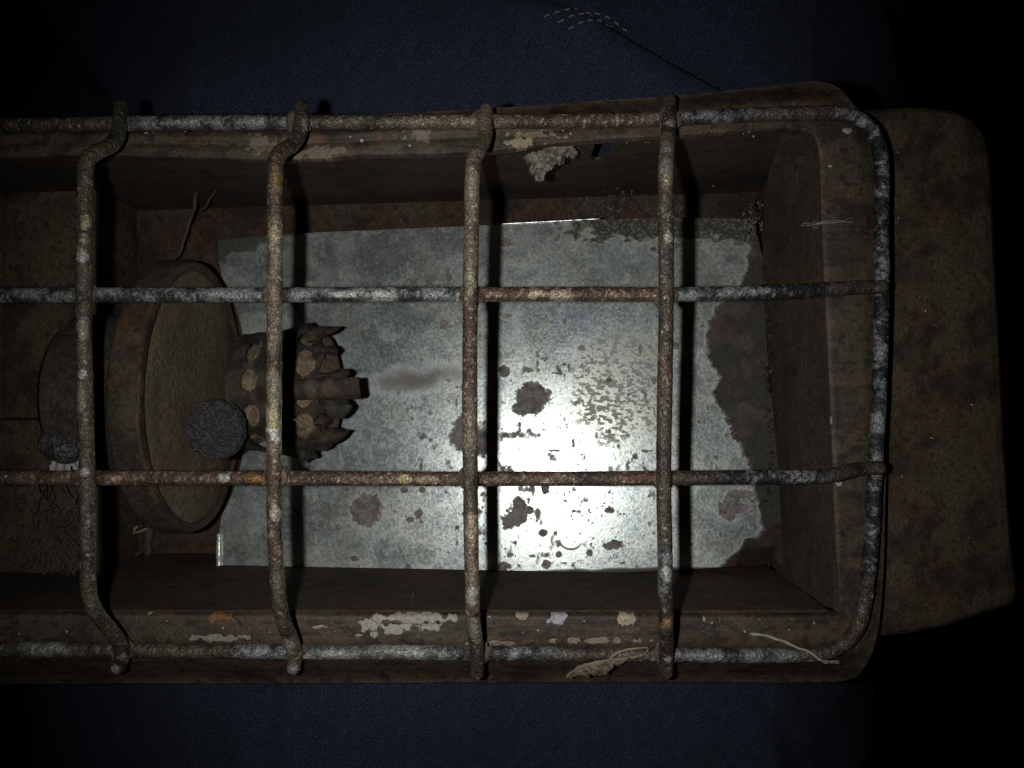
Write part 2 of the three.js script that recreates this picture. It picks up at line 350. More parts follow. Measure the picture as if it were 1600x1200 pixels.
// raised tank plates at the burner's back
{
  const tank = group('tank_cover', heater), D = 0.266;
  const rect = (x0, y0, x1, y1) => [[x0, y0], [x1, y0], [x1, y1], [x0, y1]].map(([a, b]) => { const p = W(a, b, D); return [p.x, p.z]; });
  mesh('cover_plate', boxUV(plate(rect(-70, 238, 4, 654), H - D, 0.029, 0.0003), TILE), M.dust, tank);
  mesh('cover_plate', boxUV(plate(rect(6.5, 236, 150, 653), H - D + 0.0006, 0.0296, 0.0005), TILE), M.dust, tank);
  mesh('cover_plate', boxUV(plate(rect(-70, 656, 152, 894), H - D + 0.0002, 0.0292, 0.0003), TILE), M.dust, tank);
}

// ---------------------------------------------------------------- reflector plate
const P0 = W(855, 745, 0.2705);
const nrm = new THREE.Vector3(-0.0102, H - 0.0005, 0).sub(P0).normalize();   // faces midway between lens and flash
const ax = new THREE.Vector3(1, 0, 0).addScaledVector(nrm, -nrm.x).normalize(), az = new THREE.Vector3().crossVectors(ax, nrm).normalize();
if (az.z < 0) az.negate();
const onPlate = (px, py) => { const d = W(px, py, 1).sub(new THREE.Vector3(0, H, 0)), o = new THREE.Vector3(0, H, 0); const t = P0.clone().sub(o).dot(nrm) / d.dot(nrm); const p = o.addScaledVector(d, t).sub(P0); return [p.dot(ax), p.dot(az)]; };
{
  const OUTL = [[341, 376], [400, 369], [500, 363], [640, 357], [760, 352], [900, 344], [1040, 340], [1178, 342], [1200, 440], [1212, 560], [1222, 700], [1226, 800], [1228, 880], [1080, 889], [960, 895], [860, 901], [760, 907], [600, 911], [470, 914], [341, 913], [341, 846]];
  for (let a = 112; a <= 248; a += 8) { const D = 0.2575 - 0.0437 * Math.cos(a * Math.PI / 180); OUTL.push([802 - 0.0993 * F / D, 600 + (0.004 + 0.0437 * Math.sin(a * Math.PI / 180)) * F / D]); }   // cut out round the burner drum
  OUTL.push([341, 400]);
  const pts = OUTL.map(([x, y]) => onPlate(x, y));
  const xs = pts.map((p) => p[0]), zs = pts.map((p) => p[1]);
  const x0 = Math.min(...xs), x1 = Math.max(...xs), z0 = Math.min(...zs), z1 = Math.max(...zs);
  const pxOf = (u, v) => { const p = P0.clone().addScaledVector(ax, lerp(x0, x1, u)).addScaledVector(az, lerp(z0, z1, v)); return toPx(p.x, p.y, p.z); };
  const rightEdge = (y) => { const k = [[340, 1170], [425, 1166], [455, 1150], [478, 1116], [520, 1102], [560, 1107], [590, 1127], [614, 1114], [640, 1128], [664, 1140], [700, 1158], [735, 1172], [790, 1186], [905, 1196]]; for (let i = 1; i < k.length; i++) if (y <= k[i][0]) return lerp(k[i - 1][1], k[i][1], clamp((y - k[i - 1][0]) / (k[i][0] - k[i - 1][0]))); return 1196; };
  const stain = [0.20, 0.155, 0.155]; const spots = [[832, 622, 27, 23, 0.5], [822, 636, 22, 12, 0.5], [572, 797, 25, 28, 0.28], [722, 682, 19, 29, 0.5], [745, 690, 30, 24, 0.8], [812, 795, 12, 17, 0.9], [798, 812, 20, 12, 1.2], [787, 884, 11, 8, 0.8], [852, 764, 6, 9, 0.6], [827, 797, 6, 6, 0.4], [848, 832, 7, 6, 0.4], [1145, 795, 24, 18, 1.1], [1152, 775, 26, 8, 1.2], [854, 882, 7, 7, 0.3], [952, 797, 8, 5, 0.5], [955, 852, 16, 7, 1.0], [693, 507, 7, 8, 0.7], [788, 580, 8, 9, 0.4], [640, 812, 8, 5, 0.8], [555, 873, 9, 5, 0.8], [637, 886, 5, 5, 0.4], [655, 803, 6, 8, 0.7], [921, 864, 5, 5, .3], [873, 866, 5, 5, .3], [632, 765, 7, 5, .5], [660, 765, 5, 5, .5], [1055, 540, 10, 6, 1.2], [700, 436, 5, 20, 1.0], [790, 380, 14, 9, 1.2]];
  const sampleAll = (px, py) => {
    const warp = 10 * (fbm(px / 30, py / 30, 201, 3) - 0.5);
    const big = fbm(px / 120, py / 90, 211, 4), med = fbm(px / 30, py / 24, 221, 4), fine = fbm(px / 3.0, py / 3.0, 231, 3), pt = vn2(px / 2.3, py / 2.3, 241);
    // dull film on bright metal
    let c = mix3([0.40, 0.425, 0.415], [0.52, 0.535, 0.50], smooth(0.35, 0.65, 0.6 * big + 0.4 * med)), film = smooth(0.36, 0.62, 0.5 * big + 0.5 * med);
    const blue = Math.exp(-(((px - 890) / 120) ** 2 + ((py - 500) / 40) ** 2)) + 0.7 * Math.exp(-(((px - 560) / 130) ** 2 + ((py - 660) / 90) ** 2)) + 0.6 * Math.exp(-(((px - 980) / 90) ** 2 + ((py - 420) / 35) ** 2)) + 0.5 * Math.exp(-(((px - 1110) / 45) ** 2 + ((py - 690) / 30) ** 2));
    const bl = clamp(blue * (0.4 + 1.2 * med));
    c = mix3(c, [0.39, 0.43, 0.455], bl); film *= 1 - 0.6 * bl;
    c = mix3(c, [0.44, 0.44, 0.37], smooth(0.5, 0.68, fbm(px / 60, py / 50, 251, 4)) * 0.45);
    c = c.map((q) => q * (0.68 + 0.64 * fine));
    if (pt > 0.9) { c = c.map((q) => Math.min(0.75, q * 1.35)); film = Math.min(1, film + 0.3); }
    // whitish run
    const run = Math.exp(-(((px - 808) / 9) ** 2)) * smooth(475, 490, py) * smooth(545, 520, py); c = mix3(c, [0.55, 0.57, 0.58], 0.7 * run); film = Math.max(film, run);
    let dirt = 0, dc = [0.07, 0.055, 0.055], put = (k, col) => { if (k > dirt) { dirt = k; dc = col; } };
    // flaking patch: islands of olive between pale rims
    const fl = smooth(1.15, 0.75, Math.hypot((px - 968) / 78, (py - 600) / 92) + 0.5 * (med - 0.5)) ;
    if (fl > 0.01) { const k = smooth(0.42, 0.62, fbm(px / 6 + py / 20, py / 3.8 - px / 26, 261, 4)); put(0.5 * fl * k, mix3([0.19, 0.175, 0.14], [0.29, 0.27, 0.21], med)); c = mix3(c, [0.52, 0.50, 0.43], fl * (1 - k) * 0.6); film = Math.max(film, 0.7 * fl); }
    // small black pits, thicker to the right and below
    const dens = 0.30 * smooth(520, 900, px) + 0.25 * smooth(720, 800, py) + 0.35 * smooth(1.0, 0.3, Math.hypot((px - 925) / 50, (py - 800) / 45)) + 0.2 * smooth(1, 0.4, Math.hypot((px - 690) / 40, (py - 640) / 90)) ;
    const pit = fbm((px + 0.5 * warp) / 4.2, (py + 0.3 * px) / 3.6, 271, 2); put(0.65 * smooth(0.835 - 0.11 * dens, 0.91 - 0.11 * dens, pit), [0.09, 0.088, 0.085]);
    const pit2 = fbm(px / 13, py / 11, 281, 2); put(0.6 * smooth(0.86 - 0.06 * dens, 0.92 - 0.06 * dens, pit2), [0.12, 0.12, 0.11]);
    for (const [x, y, rx, ry, rag] of spots) {
      const ex = (px - x) / rx, ey = (py - y) / ry; if (ex * ex + ey * ey > 4) continue;
      const d = Math.hypot(ex, ey) + rag * 1.3 * (fbm(px / 12, py / 12, 291, 4) - 0.5) + 0.42 * (fine - 0.5);
      if (d < 1.2) put(smooth(1.18, 0.82, d) * (0.70 + 0.3 * med), mix3(stain, [0.11, 0.086, 0.082], smooth(0.45, 0.7, fbm(px / 8, py / 8, 295, 3))).map((q) => q * (0.5 + fine)));
    }
    // long brownish smear
    const sm = Math.exp(-(((px - 650) / 75) ** 2 + ((py - 592 + 0.1 * (px - 650)) / 22) ** 2)); put(0.8 * clamp(sm * (0.3 + 1.5 * med) - 0.15), [0.17, 0.135, 0.125]);
    // curled hair-like mark
    const ar = Math.abs(Math.hypot(px - 892, py - 838) - 20); if (py > 846 && px < 906 && ar < 1.5 + 1.6 * (med - 0.5)) put(0.55, [0.14, 0.13, 0.11]);
    // rusted end and corner
    const re = rightEdge(py) + 5 * (fbm(px / 9, py / 9, 301, 3) - 0.5) * 2 + 6 * (fine - 0.5); put(0.93 * smooth(-7, 5, px - re + 10 * (med - 0.5)), mix3([0.066, 0.042, 0.034], [0.026, 0.017, 0.012], smooth(0.42, 0.62, med + 0.25 * smooth(1160, 1195, px))).map((q) => q * (0.5 + fine)));
    const cr = py - (896 - 90 * smooth(1085, 1235, px)) + 26 * (fbm(px / 22, py / 18, 311, 4) - 0.5); put(smooth(-5, 8, cr) * smooth(1000, 1060, px), mix3([0.046, 0.032, 0.025], [0.018, 0.013, 0.010], smooth(0.4, 0.6, med)).map((q) => q * (0.5 + fine)));
    put(0.95 * smooth(-3, 4, py - (913 - 20 * smooth(600, 900, px) - 5 * smooth(900, 1060, px)) + 4 * (med - 0.5) + 3), [0.07, 0.055, 0.045]);
    // crumbly grime along the upper edge
    const gr = smooth(402, 345, py) * smooth(820, 930, px) + 0.6 * smooth(380, 356, py) * smooth(820, 640, px); put(0.8 * smooth(0.56, 0.36, fbm(px / 14, py / 17, 321, 4) + 0.2 - 0.36 * gr), mix3([0.09, 0.075, 0.05], [0.22, 0.20, 0.13], smooth(0.4, 0.6, med)));
    const tl = smooth(0.50, 0.30, fbm(px / 26, py / 20, 341, 5) + 0.12 - 0.75 * smooth(440, 350, py + 0.35 * (px - 340)) - 0.3 * smooth(385, 350, py) * smooth(760, 520, px)); put(0.97 * tl * smooth(470, 400, py + 0.4 * (px - 340)), mix3([0.045, 0.042, 0.034], [0.09, 0.085, 0.068], fine));
    const ut = smooth(0.52, 0.34, fbm(px / 20, py / 13, 351, 5) + 0.13 - 0.75 * smooth(392, 346, py) * smooth(880, 960, px)); put(0.93 * ut * smooth(425, 385, py) * smooth(840, 900, px), mix3([0.035, 0.028, 0.02], [0.15, 0.135, 0.09], smooth(0.45, 0.7, fine)));
    const wt = 0.25 * smooth(0.50, 0.62, fbm(px / 34, py / 40, 331, 4)) * smooth(700, 400, px); put(wt * 0.6, [0.20, 0.20, 0.17]);
    return { c, film, dirt, dc, fine };
  };
  const w = 1536, h = Math.round(1536 * (z1 - z0) / (x1 - x0)), buf = [];
  for (let j = 0; j < h; j++) for (let i = 0; i < w; i++) { const [px, py] = pxOf((i + 0.5) / w, (j + 0.5) / h); buf.push(sampleAll(px, py)); }
  const at = (u, v) => buf[Math.floor(v * h) * w + Math.floor(u * w)];
  const cm = tex(w, h, (u, v) => { const s = at(u, v); return mix3(s.c, s.dc, s.dirt); }, true, false);
  const rm = tex(w, h, (u, v) => { const s = at(u, v); return [0, lerp(0.265 + 0.05 * s.film + 0.10 * (s.fine - 0.5), 0.92, s.dirt), clamp((0.74 - 0.13 * s.film) * (1 - 1.1 * s.dirt))]; }, false, false);
  const bm = tex(w, h, (u, v) => { const s = at(u, v), q = 0.5 + 0.35 * s.dirt + 0.3 * (s.fine - 0.5); return [q, q, q]; }, false, false);
  const mat = new THREE.MeshPhysicalMaterial({ specularIntensity: 0.3, map: cm, roughnessMap: rm, metalnessMap: rm, roughness: 1, metalness: 1, bumpMap: bm, bumpScale: 0.00005 });
  const g = new THREE.ExtrudeGeometry(new THREE.Shape(pts.map(([a, b]) => new THREE.Vector2(a, b))), { depth: 0.001, bevelEnabled: false });
  const uv = g.attributes.uv, p = g.attributes.position;
  for (let i = 0; i < uv.count; i++) uv.setXY(i, (p.getX(i) - x0) / (x1 - x0), (p.getY(i) - z0) / (z1 - z0));
  g.applyMatrix4(new THREE.Matrix4().makeBasis(ax, az, nrm.clone().negate()).setPosition(P0));
  const refl = mesh('reflector_plate', g, mat, heater);
  refl.userData.label = 'bright stained metal reflector plate with rust spots';
  // raw pale edge of the plate at its free end, folded bright edges above and below
  const edge = (a, b, r, m) => { const q = [a, [(a[0] + b[0]) / 2, (a[1] + b[1]) / 2], b].map(([x, y]) => { const [s, t] = onPlate(x, y); return P0.clone().addScaledVector(ax, s).addScaledVector(az, t).addScaledVector(nrm, 0.0002); }); mesh('plate_edge', tubeGeo(q, (s) => r * (0.75 + 0.5 * vn2(s * 900, 1, 3)), null, 0.0006, 8), m, refl); };
  edge([343, 832], [343, 911], 0.0011, std({ color: new THREE.Color().setRGB(0.72, 0.72, 0.62), roughness: 0.35, metalness: 0.5 }));
  const bright = std({ color: new THREE.Color().setRGB(0.6, 0.6, 0.58), metalness: 1, roughness: 0.3 });
  edge([770, 351], [940, 342], 0.0004, bright);
  edge([780, 906], [930, 897], 0.0004, bright);
}

// ---------------------------------------------------------------- burner drum
{
  const X0 = -0.0995, R = 0.0432, cy = H - 0.2575, cz = 0.004;
  const drum = group('burner_drum', heater);
  const lathe = (prof, seg = 120, wob = 0) => {   // profile [r, x]; axis along x
    const g = new THREE.LatheGeometry(prof.map(([r, x]) => new THREE.Vector2(r, x)), seg);
    const p = g.attributes.position;
    for (let i = 0; i < p.count; i++) { const x = p.getX(i), y = p.getY(i), z = p.getZ(i), k = 1 + wob * (fbm3(x * 60, y * 60, z * 60, 3) - 0.5); p.setXYZ(i, x * k, y, z * k); }
    g.computeVertexNormals();
    g.rotateZ(-Math.PI / 2); g.translate(X0, cy, cz); return g;
  };
  mesh('drum_shell', boxUV(lathe([[0.004, -0.0100], [R - 0.003, -0.0100], [R - 0.0008, -0.0092], [R, -0.0078], [R, -0.0022], [R - 0.0003, -0.0011]], 140, 0.02), TILE), M.red, drum);
  mesh('drum_lip', boxUV(lathe([[R - 0.0003, -0.0012], [R - 0.0005, -0.0005], [R - 0.0010, -0.0002], [R - 0.0030, -0.0001], [R - 0.0032, -0.0003], [R - 0.0033, -0.0040]], 140, 0.02), TILE), M.dust, drum);
  // dished face plate set into the lip, leaving a dark seam
  const rf = R - 0.0024;
  mesh('face_plate', boxUV(lathe([[rf, -0.0030], [rf, -0.0014], [rf * 0.8, -0.0012], [rf * 0.5, -0.0008], [rf * 0.2, -0.0006], [0.00001, -0.0006]], 120, 0.014), TILE), M.tan, drum);
  const neck = lathe([[0.0062, 0.0002], [0.0058, 0.003], [0.0058, 0.0145]], 48, 0.03); neck.translate(0, -0.0125, 0.010); mesh('burner_neck', boxUV(neck, TILE), M.tan, drum);
  mesh('drum_neck', boxUV(lathe([[0.0255, -0.0101], [0.0258, -0.018], [0.0262, -0.019], [0.0262, -0.036], [0.024, -0.0385], [0.0001, -0.0388]], 90, 0.03), TILE), M.soot, drum);
  mesh('neck_ring', boxUV(lathe([[0.0256, -0.0150], [0.0270, -0.0155], [0.0272, -0.0172], [0.0256, -0.0178]], 90, 0.02), TILE), M.soot, drum);
  // rough screw cap standing in front of the face
  const cap = (x, y, D, r, hgt, mat, name, rough = 0.1) => {
    const g = new THREE.CylinderGeometry(r * 0.94, r, hgt, 96, 10), p = g.attributes.position;
    const top = new THREE.LatheGeometry(Array.from({ length: 14 }, (_, i) => new THREE.Vector2(Math.max(0.00001, r * 0.945 * i / 13), hgt / 2 + 0.0009 * (1 - (i / 13) ** 4))), 96);
    const parts = [g, top].map((q) => { const gg = q.index ? q.toNonIndexed() : q; const pp = gg.attributes.position; for (let i = 0; i < pp.count; i++) { const a = pp.getX(i), b = pp.getY(i), c = pp.getZ(i), k = 1 + rough * (fbm3(a * 420 + 9, b * 420, c * 420, 3) - 0.5); pp.setXYZ(i, a * k, b + 0.05 * rough * r * 8 * (fbm3(a * 700, 5, c * 700, 3) - 0.5), c * k); } gg.computeVertexNormals(); return gg; });
    const m = mergeGeometries(parts); const w = W(x, y, D); m.translate(w.x, w.y - hgt / 2, w.z);
    return mesh(name, boxUV(m, 0.02), mat, drum);
  };
  cap(332, 672, 0.2355, 0.0090, 0.0040, M.iron, 'screw_cap', 0.22);
  mesh('cap_stem', tubeGeo([W(334, 672, 0.238), W(338, 670, 0.258), W(345, 668, 0.275)], () => 0.0045, null, 0.0008, 16), M.soot, drum);
  // small adjuster spindle on the neck
  mesh('adjuster_spindle', tubeGeo([W(66, 686, 0.2375), W(85, 692, 0.2368), W(106, 702, 0.2368), W(124, 706, 0.240)], (s, l, c, x, y, z) => 0.0046 * (1 + 0.16 * (fbm3(c.x * 500 + x, c.y * 300 + y, z + s * 500) - 0.5)), null, 0.0004, 18), M.iron, drum);

  // perforated collar packed with dried mud, its free edge torn into petals
  const collar = group('perforated_collar', heater);
  const Dc = 0.262, r0 = 0.0218, ccz = 0.0027, LX = 0.044, XS = -0.0868;
  const holes = [[396, 547, 10, 21, 0.5], [388, 594, 14, 18, 0.1], [392, 650, 14, 18, -0.1], [403, 690, 17, 10, 0.5], [474, 566, 19, 21, 0], [471, 614, 19, 24, 0], [474, 667, 18, 21, -0.1], [478, 530, 14, 10, 0.3], [434, 572, 9, 12, 0], [434, 625, 9, 13, 0]];
  const tear = [[495, 455], [505, 482], [520, 505], [535, 500], [548, 506], [562, 503], [578, 495], [590, 500], [606, 500], [622, 500], [640, 503], [655, 500], [668, 500], [684, 505], [698, 500], [710, 486], [718, 478], [726, 460]];
  const tearX = (y) => { if (y <= tear[0][0]) return 465; for (let i = 1; i < tear.length; i++) if (y <= tear[i][0]) { const t = (y - tear[i - 1][0]) / (tear[i][0] - tear[i - 1][0]); return lerp(tear[i - 1][1], tear[i][1], t * t * (3 - 2 * t)); } return 465; };
  const cp = (u, v, dr) => {
    const th = (v - 0.5) * Math.PI * 1.06, s = u * LX;
    let r = r0 + dr + 0.0012 * (fbm(u * 9, v * 9, 401, 3) - 0.5) - 0.003 * smooth(0.6, 1, u) - 0.0035 * smooth(0.6, 0, u) ;
    r += smooth(0.62, 1, u) * 0.004 * (vn2(v * 11, u * 3, 405) - 0.35);
    r += 0.0011 * Math.sin(u * 13 + 2) * smooth(0.2, 0.6, u);
    return new THREE.Vector3(XS + s, H - Dc + r * Math.cos(th), ccz + r * Math.sin(th));
  };
  const keep = (u, v) => {
    const p = cp(u, v, 0.0006), [px, py] = toPx(p.x, p.y, p.z), n = (fbm(px / 7, py / 7, 411, 3) - 0.5);
    if (px > tearX(py) + 14 * n) return false;
    for (const [x, y, rx, ry, rot] of holes) { const dx = px - x, dy = py - y, c = Math.cos(rot), s = Math.sin(rot); if (Math.hypot((dx * c + dy * s) / rx, (-dx * s + dy * c) / ry) + 0.25 * n < 1) return false; }
    return true;
  };
  const cc = (u, v) => { const n = fbm(u * 12, v * 14, 421, 4), f = fbm(u * 70, v * 80, 425, 2); return mix3([0.018, 0.013, 0.009], mix3([0.060, 0.034, 0.020], [0.055, 0.046, 0.033], smooth(0.45, 0.6, fbm(u * 7, v * 9, 431, 3))), smooth(0.3, 0.7, n)).map((q) => q * (0.6 + 0.8 * f)); };
  const NU = 230, NV = 300;
  const outer = gridGeo(NU, NV, (u, v) => cp(u, v, 0.0006), keep, cc), inner = gridGeo(NU, NV, (u, v) => cp(u, v, 0), keep, cc);
  mesh('collar_sheet', mergeGeometries([outer, inner]), M.painted, collar);
  const mud = gridGeo(110, 120, (u, v) => {
    const th = (v - 0.5) * Math.PI * 1.04, e = smooth(0.78, 1, u);
    const r = (r0 - 0.0032 - 0.0033 * smooth(0.8, 0, u) + 0.0022 * (fbm(u * 14, v * 14, 441, 4) - 0.5)) * Math.sqrt(Math.max(0.0001, 1 - e * e * 0.98));
    return new THREE.Vector3(XS + 0.0004 + u * 0.0315, H - Dc + r * Math.cos(th), ccz + r * Math.sin(th));
  });
  mesh('mud_packing', boxUV(mud, TILE), M.clay, collar);
  const petal = (bx, by, tx, ty, w, D0, D1, curl, sd) => {
    const dx = tx - bx, dy = ty - by, l = Math.hypot(dx, dy), nx = -dy / l, ny = dx / l;
    const f = (u, v, off) => {
      const half = w * (0.85 + 0.35 * Math.sin(u * 5 + sd)) * Math.sqrt(clamp(1 - smooth(0.55, 1.02, u) ** 2)) * (0.8 + 0.4 * vn2(u * 6, sd + (v > 0.5 ? 5 : 0), 3)), k = (v - 0.5) * 2 * half + 4 * (vn2(u * 4, sd, 9) - 0.5);
      const D = lerp(D0, D1, u * u) + curl * ((v - 0.5) * 2) ** 2 + 0.0012 * (fbm(u * 5, v * 3 + sd, 465, 3) - 0.5) + off;
      return W(bx + dx * u + nx * k, by + dy * u + ny * k, D);
    };
    mesh('petal', mergeGeometries([gridGeo(40, 14, (u, v) => f(u, v, 0), null, (u, v) => cc(u * 0.5 + sd, v * 0.3)), gridGeo(40, 14, (u, v) => f(u, v, 0.0005), null, (u, v) => cc(u * 0.5, v * 0.3))]), M.painted, collar);
  };
  petal(478, 522, 532, 512, 11, 0.2450, 0.2540, 0.002, 1); petal(488, 548, 528, 547, 12, 0.2430, 0.2490, 0.003, 2); petal(484, 590, 547, 583, 11, 0.2415, 0.2470, 0.002, 3);
  petal(484, 640, 550, 634, 17, 0.2425, 0.2470, 0.003, 4); petal(490, 662, 514, 655, 10, 0.2415, 0.2400, -0.003, 5); petal(484, 690, 548, 674, 13, 0.2450, 0.2520, 0.003, 6); petal(470, 706, 497, 712, 11, 0.2475, 0.2560, 0.002, 7);
  // one strip rolled into a little tube, with its cut end showing
  const ra = W(458, 608, 0.2405), rb = W(561, 606, 0.2425), dir = rb.clone().sub(ra), len = dir.length();
  const roll = gridGeo(60, 44, (u, v) => { const a = v * Math.PI * 2 * 1.12 + 0.4, r = 0.0035 - 0.0005 * v + 0.0003 * (fbm(u * 6, v * 6, 451, 3) - 0.5), e = u > 0.99 ? 0.0016 * (vn2(v * 7, 1, 455) - 0.5) : 0; return new THREE.Vector3(Math.cos(a) * r, u * len + e, Math.sin(a) * r); }, null, (u, v) => cc(u * 0.6, v * 0.4).map((q) => q * 1.5));
  roll.applyQuaternion(new THREE.Quaternion().setFromUnitVectors(new THREE.Vector3(0, 1, 0), dir.clone().normalize())); roll.translate(ra.x, ra.y, ra.z);
  mesh('rolled_strip', roll, M.painted, collar);
  const rim = new THREE.TorusGeometry(0.0029, 0.00035, 8, 30, Math.PI * 1.1);
  rim.applyQuaternion(new THREE.Quaternion().setFromUnitVectors(new THREE.Vector3(0, 0, 1), dir.clone().normalize())); rim.translate(rb.x - 0.0022, rb.y, rb.z);
  mesh('torn_rim', rim, M.pale, collar);
}

// ---------------------------------------------------------------- wire guard
{
  const guard = group('wire_guard', heater), R = 0.00190;
  const pal = {
    rust: (a, b) => { let c = mix3([0.070, 0.043, 0.032], [0.165, 0.105, 0.077], a); return b > 0.62 ? mix3(c, [0.42, 0.32, 0.23], smooth(0.62, 0.78, b)) : c; },
    galv: (a, b) => mix3([0.050, 0.049, 0.048], [0.30, 0.298, 0.29], smooth(0.36, 0.70, 0.45 * a + 0.55 * b)),
    tan: (a, b) => { let c = mix3([0.13, 0.088, 0.060], [0.30, 0.235, 0.175], a); return b > 0.62 ? mix3(c, [0.50, 0.43, 0.34], smooth(0.62, 0.8, b)) : c; },
    olive: (a, b) => { let c = mix3([0.065, 0.055, 0.036], [0.15, 0.125, 0.082], a); return b > 0.66 ? mix3(c, [0.34, 0.31, 0.25], smooth(0.66, 0.8, b)) : c; },
    scale: (a, b) => mix3([0.026, 0.027, 0.029], [0.30, 0.30, 0.295], smooth(0.46, 0.70, 0.65 * b + 0.35 * a)),
    white: (a, b) => mix3([0.13, 0.125, 0.11], [0.43, 0.41, 0.37], smooth(0.3, 0.6, 0.5 * a + 0.5 * b)),
    brown: (a, b) => { let c = mix3([0.055, 0.043, 0.032], [0.15, 0.115, 0.088], a); return b > 0.68 ? mix3(c, [0.40, 0.36, 0.30], smooth(0.68, 0.82, b)) : c; },
  };
  function wire(name, pts, axis, types, blobs = [], label) {
    const P = pts.map(([x, y, d]) => W(x, y, d ?? (axis === 'y' ? 0.2 : 0.2041)));
    const colour = (x, y, z) => {
      const [px, py] = toPx(x, y, z), s = (axis === 'y' ? py : px) + 36 * (fbm3(x * 130, y * 130, z * 130, 2) - 0.5);
      const a = clamp((fbm3(x * 330, y * 330, z * 330, 3) - 0.25) * 2), b = fbm3(x * 1350 + 7, y * 1350, z * 1350, 2);
      let t0 = types[0][1], t1 = t0, k = 0;
      for (let i = 1; i < types.length; i++) if (s > types[i][0] - 12) { t0 = types[i - 1][1]; t1 = types[i][1]; k = smooth(types[i][0] - 12, types[i][0] + 12, s); }
      let c = mix3(pal[t0](a, b), pal[t1](a, b), k);
      for (const [bx, by, rx, ry, col] of blobs) { const d = Math.hypot((px - bx) / rx, (py - by) / ry) + 1.3 * (fbm3(x * 700, y * 700, z * 700, 2) - 0.5); if (d < 1) c = mix3(c, col.map((q) => q * (0.7 + 0.6 * b)), smooth(1, 0.75, d)); }
      return c;
    };
    const radius = (s, l, c, nx, ny, nz) => {
      const x = c.x + nx * R, y = c.y + ny * R, z = c.z + nz * R;
      let r = R * (1 + 0.06 * (fbm3(x * 260, y * 260, z * 260, 3) - 0.5) + 0.10 * (fbm3(x * 1100, y * 1100, z * 1100, 2) - 0.5) + 0.06 * (vn2(s * 70, 4, 3) - 0.5));
      if (ny > -0.2) { const [px, py] = toPx(x, y, z); for (const [bx, by, rx, ry] of blobs) { const d = Math.hypot((px - bx) / rx, (py - by) / ry); if (d < 1) r += 0.00028 * (1 - d); } }
      return r;
    };
    const m = mesh(name, tubeGeo(P, radius, colour, 0.00028, 20), M.wire, guard);
    if (label) m.userData.label = label;
    return m;
  }
  const yel = [0.42, 0.34, 0.20], whi = [0.46, 0.43, 0.38], cream = [0.30, 0.26, 0.18], ora = [0.26, 0.12, 0.045];
  const fr = [[-110, 196], [60, 195], [200, 193], [440, 191], [600, 191], [800, 190], [920, 189], [1040, 186], [1160, 180], [1260, 177], [1308, 178], [1346, 189], [1368, 214], [1377, 255], [1377, 340], [1378, 450], [1374, 600], [1367, 740], [1360, 860], [1351, 940], [1339, 982], [1316, 1008], [1280, 1021], [1220, 1024], [1040, 1023], [800, 1021], [600, 1019], [400, 1018], [150, 1015], [-110, 1014]].map(([x, y]) => [x, y, 0.2165]);
  // frame: three kinds by side
  const frameTop = [[-200, 'brown'], [195, 'galv'], [445, 'brown'], [640, 'tan'], [760, 'rust'], [1035, 'galv'], [1180, 'brown'], [1310, 'scale']];
  const P = fr.map(([x, y, d]) => W(x, y, d));
  const frameBot = [[-200, 'olive'], [30, 'white'], [110, 'olive'], [365, 'galv'], [470, 'white'], [700, 'galv'], [870, 'brown'], [1055, 'galv'], [1230, 'brown'], [1310, 'brown']];
  const frameSide = [[0, 'scale'], [640, 'galv'], [720, 'scale'], [900, 'brown']];
  const pick = (types, s, a, b) => { let t0 = types[0][1], t1 = t0, k = 0; for (let i = 1; i < types.length; i++) if (s > types[i][0] - 12) { t0 = types[i - 1][1]; t1 = types[i][1]; k = smooth(types[i][0] - 12, types[i][0] + 12, s); } return mix3(pal[t0](a, b), pal[t1](a, b), k); };
  const fcol = (x, y, z) => {
    const [px, py] = toPx(x, y, z), j = 36 * (fbm3(x * 130, y * 130, z * 130, 2) - 0.5);
    const a = clamp((fbm3(x * 330, y * 330, z * 330, 3) - 0.25) * 2), b = fbm3(x * 1350 + 7, y * 1350, z * 1350, 2);
    return px > 1335 ? pick(frameSide, py + j, a, b) : py < 600 ? pick(frameTop, px + j, a, b) : pick(frameBot, px + j, a, b);
  };
  const frad = (s, l, c, nx, ny, nz) => { const x = c.x + nx * R, y = c.y + ny * R, z = c.z + nz * R; return R * (1.04 + 0.06 * (fbm3(x * 260, y * 260, z * 260, 3) - 0.5) + 0.10 * (fbm3(x * 1100, y * 1100, z * 1100, 2) - 0.5)); };
  mesh('frame_wire', tubeGeo(P, frad, fcol, 0.00032, 20), M.wire, guard);
  wire('upright_wire', [[189, 160, .2166], [187, 190, .2125], [183, 214, .2095], [172, 228, .2060], [148, 240, .2012], [137, 250, .2001], [133, 330], [131, 420], [131, 520], [134, 640], [136, 740], [137, 840], [139, 925, .2000], [147, 952, .2008], [172, 984, .2065], [186, 1002, .2100], [191, 1022, .2125], [184, 1049, .2158]], 'y',
    [[0, 'olive'], [330, 'olive'], [400, 'brown'], [520, 'olive'], [720, 'brown'], [900, 'olive']], [[135, 347, 9, 11, yel], [134, 375, 9, 9, cream], [128, 400, 10, 13, whi], [130, 515, 11, 18, cream], [128, 585, 9, 8, whi], [126, 620, 8, 25, cream], [130, 740, 9, 9, whi], [176, 1046, 12, 8, whi], [195, 1030, 12, 8, cream]]);
